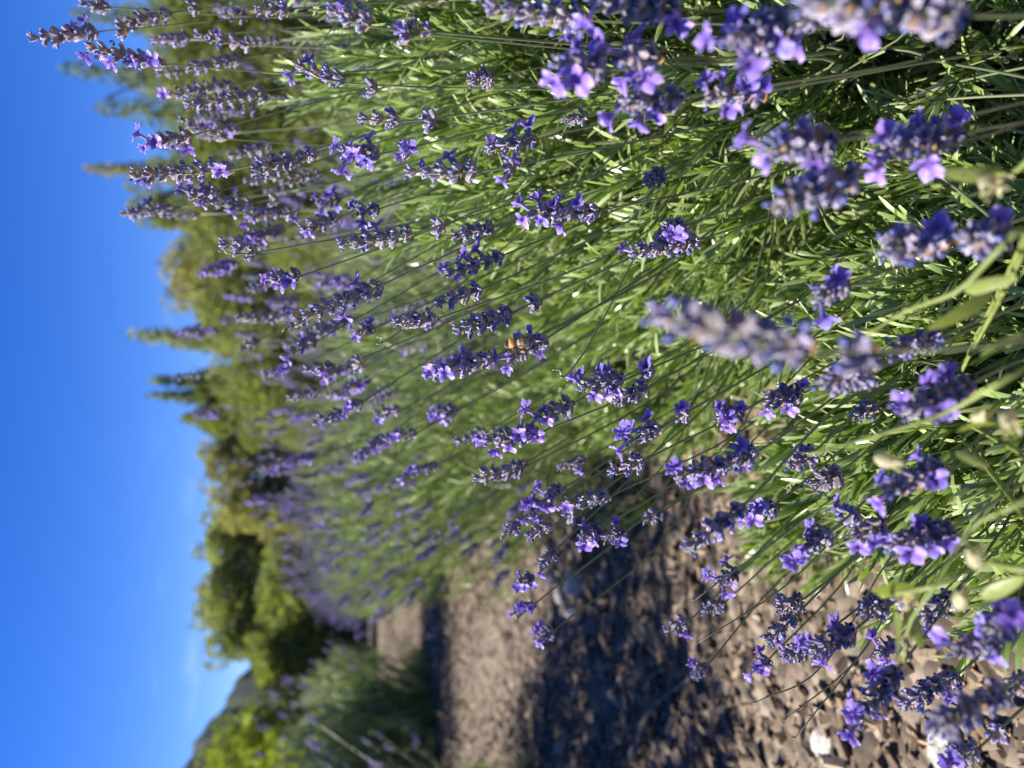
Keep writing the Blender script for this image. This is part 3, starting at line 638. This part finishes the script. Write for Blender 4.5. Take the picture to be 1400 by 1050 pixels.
# ------------------------------------------------------------ weed with papery pods, close to the lens
cw = ground_at(1470, 560); cw = Vector((cw.x * 1.0, cw.y, 0))
W = empty('weed', cw, 'blurred pale green weed with papery cream pods beside the low lavender plant', 'weed')
def weed_stem(pl, d, rad):
    P = [pix(x, y, d + dd) - cw for x, y, dd in pl] + [Vector((0, 0, 0.12)), Vector((0, 0, -0.01))]
    mb = MB(); V, F, T = tube(spline([tuple(p) for p in P], 24), np.linspace(rad * 0.6, rad * 1.3, 24), 4); mb.add(V, F, T, 0.5); obj('stem', mb.mesh('stem', [M['weed']]), W)
weed_stem([(1105, 622, 0.02), (1190, 598, 0.01), (1290, 565, 0), (1400, 505, 0)], 0.26, 0.0013)
weed_stem([(1185, 458, 0.03), (1240, 425, 0.02), (1310, 398, 0), (1400, 340, 0)], 0.25, 0.0012)
weed_stem([(1205, 815, 0.02), (1280, 800, 0.0), (1340, 770, 0), (1420, 735, 0)], 0.25, 0.0013)
weed_stem([(1275, 255, 0.03), (1320, 248, 0.02), (1380, 238, 0), (1430, 262, 0)], 0.25, 0.0012)
weed_stem([(1235, 905, 0.02), (1245, 850, 0.01), (1280, 800, 0.0), (1330, 720, 0), (1420, 640, 0)], 0.25, 0.0010)
def pod_mesh(seed):
    r = random.Random(seed); mb = MB()
    prof = [0.25, 0.8, 1.0, 0.95, 0.75, 0.35]; zz = [0, 0.15, 0.4, 0.65, 0.85, 1.0]; ns = 10
    V = [(0.0042 * prof[i] * (1 + 0.12 * math.cos(5 * a)) * math.cos(a), 0.0042 * prof[i] * (1 + 0.12 * math.cos(5 * a)) * math.sin(a), 0.013 * zz[i] + (0.002 * math.cos(2.5 * a) if i == 5 else 0)) for i in range(6) for a in np.arange(ns) * 2 * math.pi / ns]
    mb.add(V, grid_faces(6, ns, True), np.repeat(zz, ns), r.random())
    for k in range(4):
        V, F, T = leaf_tpl(0.006, 0.0035, -0.3, 3, 0.1, 0.6); R = Matrix.Rotation(k * 1.57, 3, 'Z') @ Matrix.Rotation(0.5, 3, 'Y'); mb.add(V @ np.array(R).T + np.array([0.0035 * math.cos(k * 1.57), 0.0035 * math.sin(k * 1.57), 0.011]), F, T, 0.5)
    return mb.mesh('seed_pod', [M['pod']])
PODS = [pod_mesh(i) for i in range(3)]
for i, (x, y, x2, y2, d) in enumerate([(1365, 295, 1345, 240, .24), (1385, 252, 1340, 245, .25), (1260, 640, 1195, 625, .26), (1385, 610, 1378, 560, .23), (1330, 720, 1335, 775, .23), (1232, 830, 1250, 812, .26), (1322, 795, 1310, 830, .25), (1360, 560, 1330, 575, .26)]):
    a = pix(x, y, d); b = pix(x2, y2, d + .01); obj('seed_pod', PODS[i % 3], W, M4(b - cw, frame(a - b, i), 0.62))
for i, (x, y, x2, y2, d, wd) in enumerate([(1225, 905, 1240, 840, .26, .006), (1260, 885, 1242, 838, .26, .005), (1195, 808, 1240, 812, .26, .006), (1400, 455, 1330, 478, .24, .005), (1310, 590, 1370, 560, .25, .004), (1400, 790, 1350, 815, .24, .005), (1290, 235, 1390, 250, .25, .007), (1270, 450, 1350, 420, .26, .007), (1390, 380, 1310, 398, .24, .005), (1350, 640, 1300, 610, .25, .004)]):
    a = pix(x, y, d); b = pix(x2, y2, d + .015); mb = MB(); V, F, T = leaf_tpl((b - a).length, wd, 0.18, 6, 0.25, 0.3); mb.add(V, F, T, 0.5)
    obj('leaf', mb.mesh('leaf', [M['weed']]), W, M4(a - cw, frame(b - a, i * 1.1)))

# ------------------------------------------------------------ stones and sticks on the path
def stone(x, y, rad, lab, seed, grp=None, flat=0.7):
    r = random.Random(seed); c = ground_at(x, y, 0.02); mb = MB(); nu, nv = 9, 12; P = []; ph = [r.uniform(0, 6) for _ in range(6)]
    for i in range(nu):
        th = math.pi * (0.02 + 0.96 * i / (nu - 1))
        for j in range(nv):
            f = j * 2 * math.pi / nv; d = Vector((math.sin(th) * math.cos(f), math.sin(th) * math.sin(f), math.cos(th)))
            q = 1 + 0.16 * math.sin(3 * d.x + ph[0]) + 0.13 * math.sin(4 * d.y + ph[1]) + 0.1 * math.sin(5 * d.z + ph[2]) + 0.06 * math.sin(9 * d.x + 7 * d.y + ph[3])
            P.append((d.x * rad * q, d.y * rad * q * 0.8, d.z * rad * q * flat))
    mb.add(P, grid_faces(nu, nv, True), 0, 0.5); o = obj('stone', mb.mesh('stone', [M['stone']], False)); o.location = (c.x, c.y, rad * flat * 0.7 + 0.012); o.rotation_euler = (0, 0, r.uniform(0, 6)); tag(o, lab, 'stone', grp)
stone(790, 795, 0.034, 'pale white angular stone, largest of the pile beneath the second bush', 1)
stone(768, 812, 0.026, 'white stone leaning on the largest pale stone of the pile', 2)
stone(752, 790, 0.024, 'small white stone on the far side of the pale stone pile', 3)
stone(782, 838, 0.02, 'grey-white stone at the shaded edge of the pale stone pile', 4)
stone(1300, 1020, 0.022, 'cream stone among brown chips under the sprawling stems', 5)
stone(1118, 1015, 0.021, 'flat pale grey stone half sunk in the shaded chips', 6, None, 0.3)
mb = MB(); P = [ground_at(x, y, 0.03) for x, y in ((865, 1040), (880, 985), (905, 955), (940, 930), (950, 915))]
V, F, T = tube(spline([tuple(p) for p in P], 14), np.linspace(0.007, 0.003, 14)); mb.add(V, F, T, 0.5); tag(obj('stick', mb.mesh('stick', [M['wood']])), 'crooked dark fallen stick lying on the shaded wood chips', 'stick')

# ------------------------------------------------------------ the bee
def bee():
    head = pix(689, 473, 0.417); tail = pix(724, 466, 0.417); ax = (tail - head); Lb = ax.length; c = (head + tail) * 0.5
    back = (pix(700, 440, 0.412) - pix(706, 470, 0.417)).normalized()
    root = empty('bee', c, 'fuzzy brown bee with orange pollen load clinging to violet lavender florets', 'bee')
    z = ax.normalized(); x = (back - z * back.dot(z)).normalized(); y = z.cross(x); R = Matrix((x, y, z)).transposed()
    root.matrix_world = Matrix.Translation(c) @ R.to_4x4()          # local z head->tail, x towards its back
    s = Lb / 0.0135
    m, n, b = mat('bee_coat'); t = attr(n, 't')
    col = ramp(n, t, [(0.0, (0.03, 0.022, 0.015)), (0.13, (0.10, 0.06, 0.02)), (0.2, (0.55, 0.28, 0.06)), (0.40, (0.45, 0.23, 0.05)), (0.46, (0.16, 0.10, 0.05)), (0.55, (0.42, 0.32, 0.16)), (0.62, (0.09, 0.06, 0.03)), (0.72, (0.40, 0.31, 0.17)), (0.80, (0.09, 0.06, 0.03)), (0.9, (0.30, 0.22, 0.11)), (1.0, (0.04, 0.03, 0.02))])
    n.links.new(col, b.inputs['Base Color']); b.inputs['Roughness'].default_value = 0.7; b.inputs['Sheen Weight'].default_value = 0.5
    prof = [(0, .0004), (.03, .0011), (.08, .0016), (.14, .0014), (.17, .0012), (.22, .0022), (.30, .0028), (.38, .0026), (.44, .0017), (.47, .0014), (.52, .0023), (.60, .0028), (.70, .0029), (.80, .0025), (.90, .0016), (.97, .0007), (1, .0002)]
    ns = 14; P = []; T = []
    for q, rad in prof:
        for j in range(ns):
            a = j * 2 * math.pi / ns; P.append((rad * 1.05 * math.cos(a) * s + (0.0006 * math.sin(q * 3.14)) * s, rad * math.sin(a) * s, (q - 0.5) * 0.0135 * s)); T.append(q)
    mb = MB(); mb.add(P, grid_faces(len(prof), ns, True), T, 0.5); obj('body', mb.mesh('body', [m]), root)
    r = random.Random(3); mb = MB(); P = np.array(P).reshape(len(prof), ns, 3)
    for i in range(1100):
        f = r.uniform(1, len(prof) - 2); k = int(f); j = r.randrange(ns); p = P[k, j] * (1 - f + k) + P[k + 1, j] * (f - k); q = prof[k][0]
        nrm = Vector((p[0], p[1], 0)).normalized() + Vector((r.gauss(0, .3), r.gauss(0, .3), r.gauss(0.3, .3))); ln = (0.0011 if 0.18 < q < 0.46 else 0.0007) * s
        V, F, TT = leaf_tpl(ln, 0.00011 * s, 0.2, 1, 0, 1.0); m4 = M4(p, frame(nrm, r.uniform(0, 6))); mb.add(V @ m4[:3, :3].T + m4[:3, 3], F, np.full(len(V), q), 0.5)
    obj('fur', mb.mesh('fur', [m]), root, kind='stuff')
    mw, n, b = mat('bee_wing'); b.inputs['Base Color'].default_value = (0.30, 0.24, 0.17, 1); b.inputs['Roughness'].default_value = 0.25; b.inputs['Alpha'].default_value = 0.55
    for sg in (-1, 1):
        for L, Wd, sp in ((0.0098, 0.0030, 0.16), (0.0072, 0.0024, 0.34)):
            V, F, T = leaf_tpl(L * s, Wd * s, 0.05, 6, 0.03, 0.25); Rm = Matrix.Rotation(sg * sp, 3, 'X') @ Matrix.Rotation(0.10, 3, 'Y'); mb = MB(); mb.add(V @ np.array(Rm).T + np.array([0.0029 * s, sg * 0.0010 * s, -0.0022 * s]), F, T, 0.5); obj('wing', mb.mesh('wing', [mw]), root)
    md = simple('bee_leg', (0.025, 0.018, 0.014), 0.4); mp = simple('pollen', (0.70, 0.20, 0.03), 0.8, noise=(1500, 0.8, 1.2))
    for sg in (-1, 1):
        for i, (z0, zk, zt) in enumerate(((-0.0032, -0.0045, -0.0050), (-0.0020, -0.0012, -0.0008), (-0.0010, 0.0016, 0.0036))):
            pts = [(-0.0016 * s, sg * 0.0012 * s, z0 * s), (-0.0022 * s, sg * 0.0032 * s, (z0 + zk) / 2 * s), (-0.0032 * s, sg * 0.0036 * s, zk * s), (-0.0048 * s, sg * 0.0030 * s, zt * s)]
            mb = MB(); V, F, T = tube(spline(pts, 9), np.array([.0005, .0005, .00045, .0004, .0004, .00035, .0003, .00025, .0002]) * s); mb.add(V, F, T, 0.5); lg = obj('leg', mb.mesh('leg', [md]), root)
            if i == 2:
                c0 = np.array([-0.0036 * s, sg * 0.0036 * s, 0.0024 * s]); P2 = []
                for a in np.linspace(0.1, 3.04, 6):
                    for f in np.arange(8) * math.pi / 4: P2.append(c0 + s * np.array([0.0008 * math.sin(a) * math.cos(f), 0.0007 * math.sin(a) * math.sin(f), 0.0013 * math.cos(a)]))
                mb = MB(); mb.add(P2, grid_faces(6, 8, True), 0, 0.5); obj('pollen_load', mb.mesh('pollen_load', [mp]), lg)
        mb = MB(); V, F, T = tube(spline([(0.0004 * s, sg * 0.0006 * s, -0.0064 * s), (0.0006 * s, sg * 0.0014 * s, -0.0080 * s), (-0.0008 * s, sg * 0.0022 * s, -0.0090 * s)], 7), 0.00013 * s); mb.add(V, F, T, 0.5); obj('antenna', mb.mesh('antenna', [md]), root)
        P2 = []; c0 = np.array([0.0003 * s, sg * 0.0011 * s, -0.0059 * s])
        for a in np.linspace(0.1, 3.04, 6):
            for f in np.arange(8) * math.pi / 4: P2.append(c0 + s * np.array([0.0007 * math.cos(a), 0.0005 * math.sin(a) * math.cos(f), 0.0005 * math.sin(a) * math.sin(f)]))
        mb = MB(); mb.add(P2, grid_faces(6, 8, True), 0, 0.5); obj('eye', mb.mesh('eye', [md]), root)
bee()
bpy.context.view_layer.update()
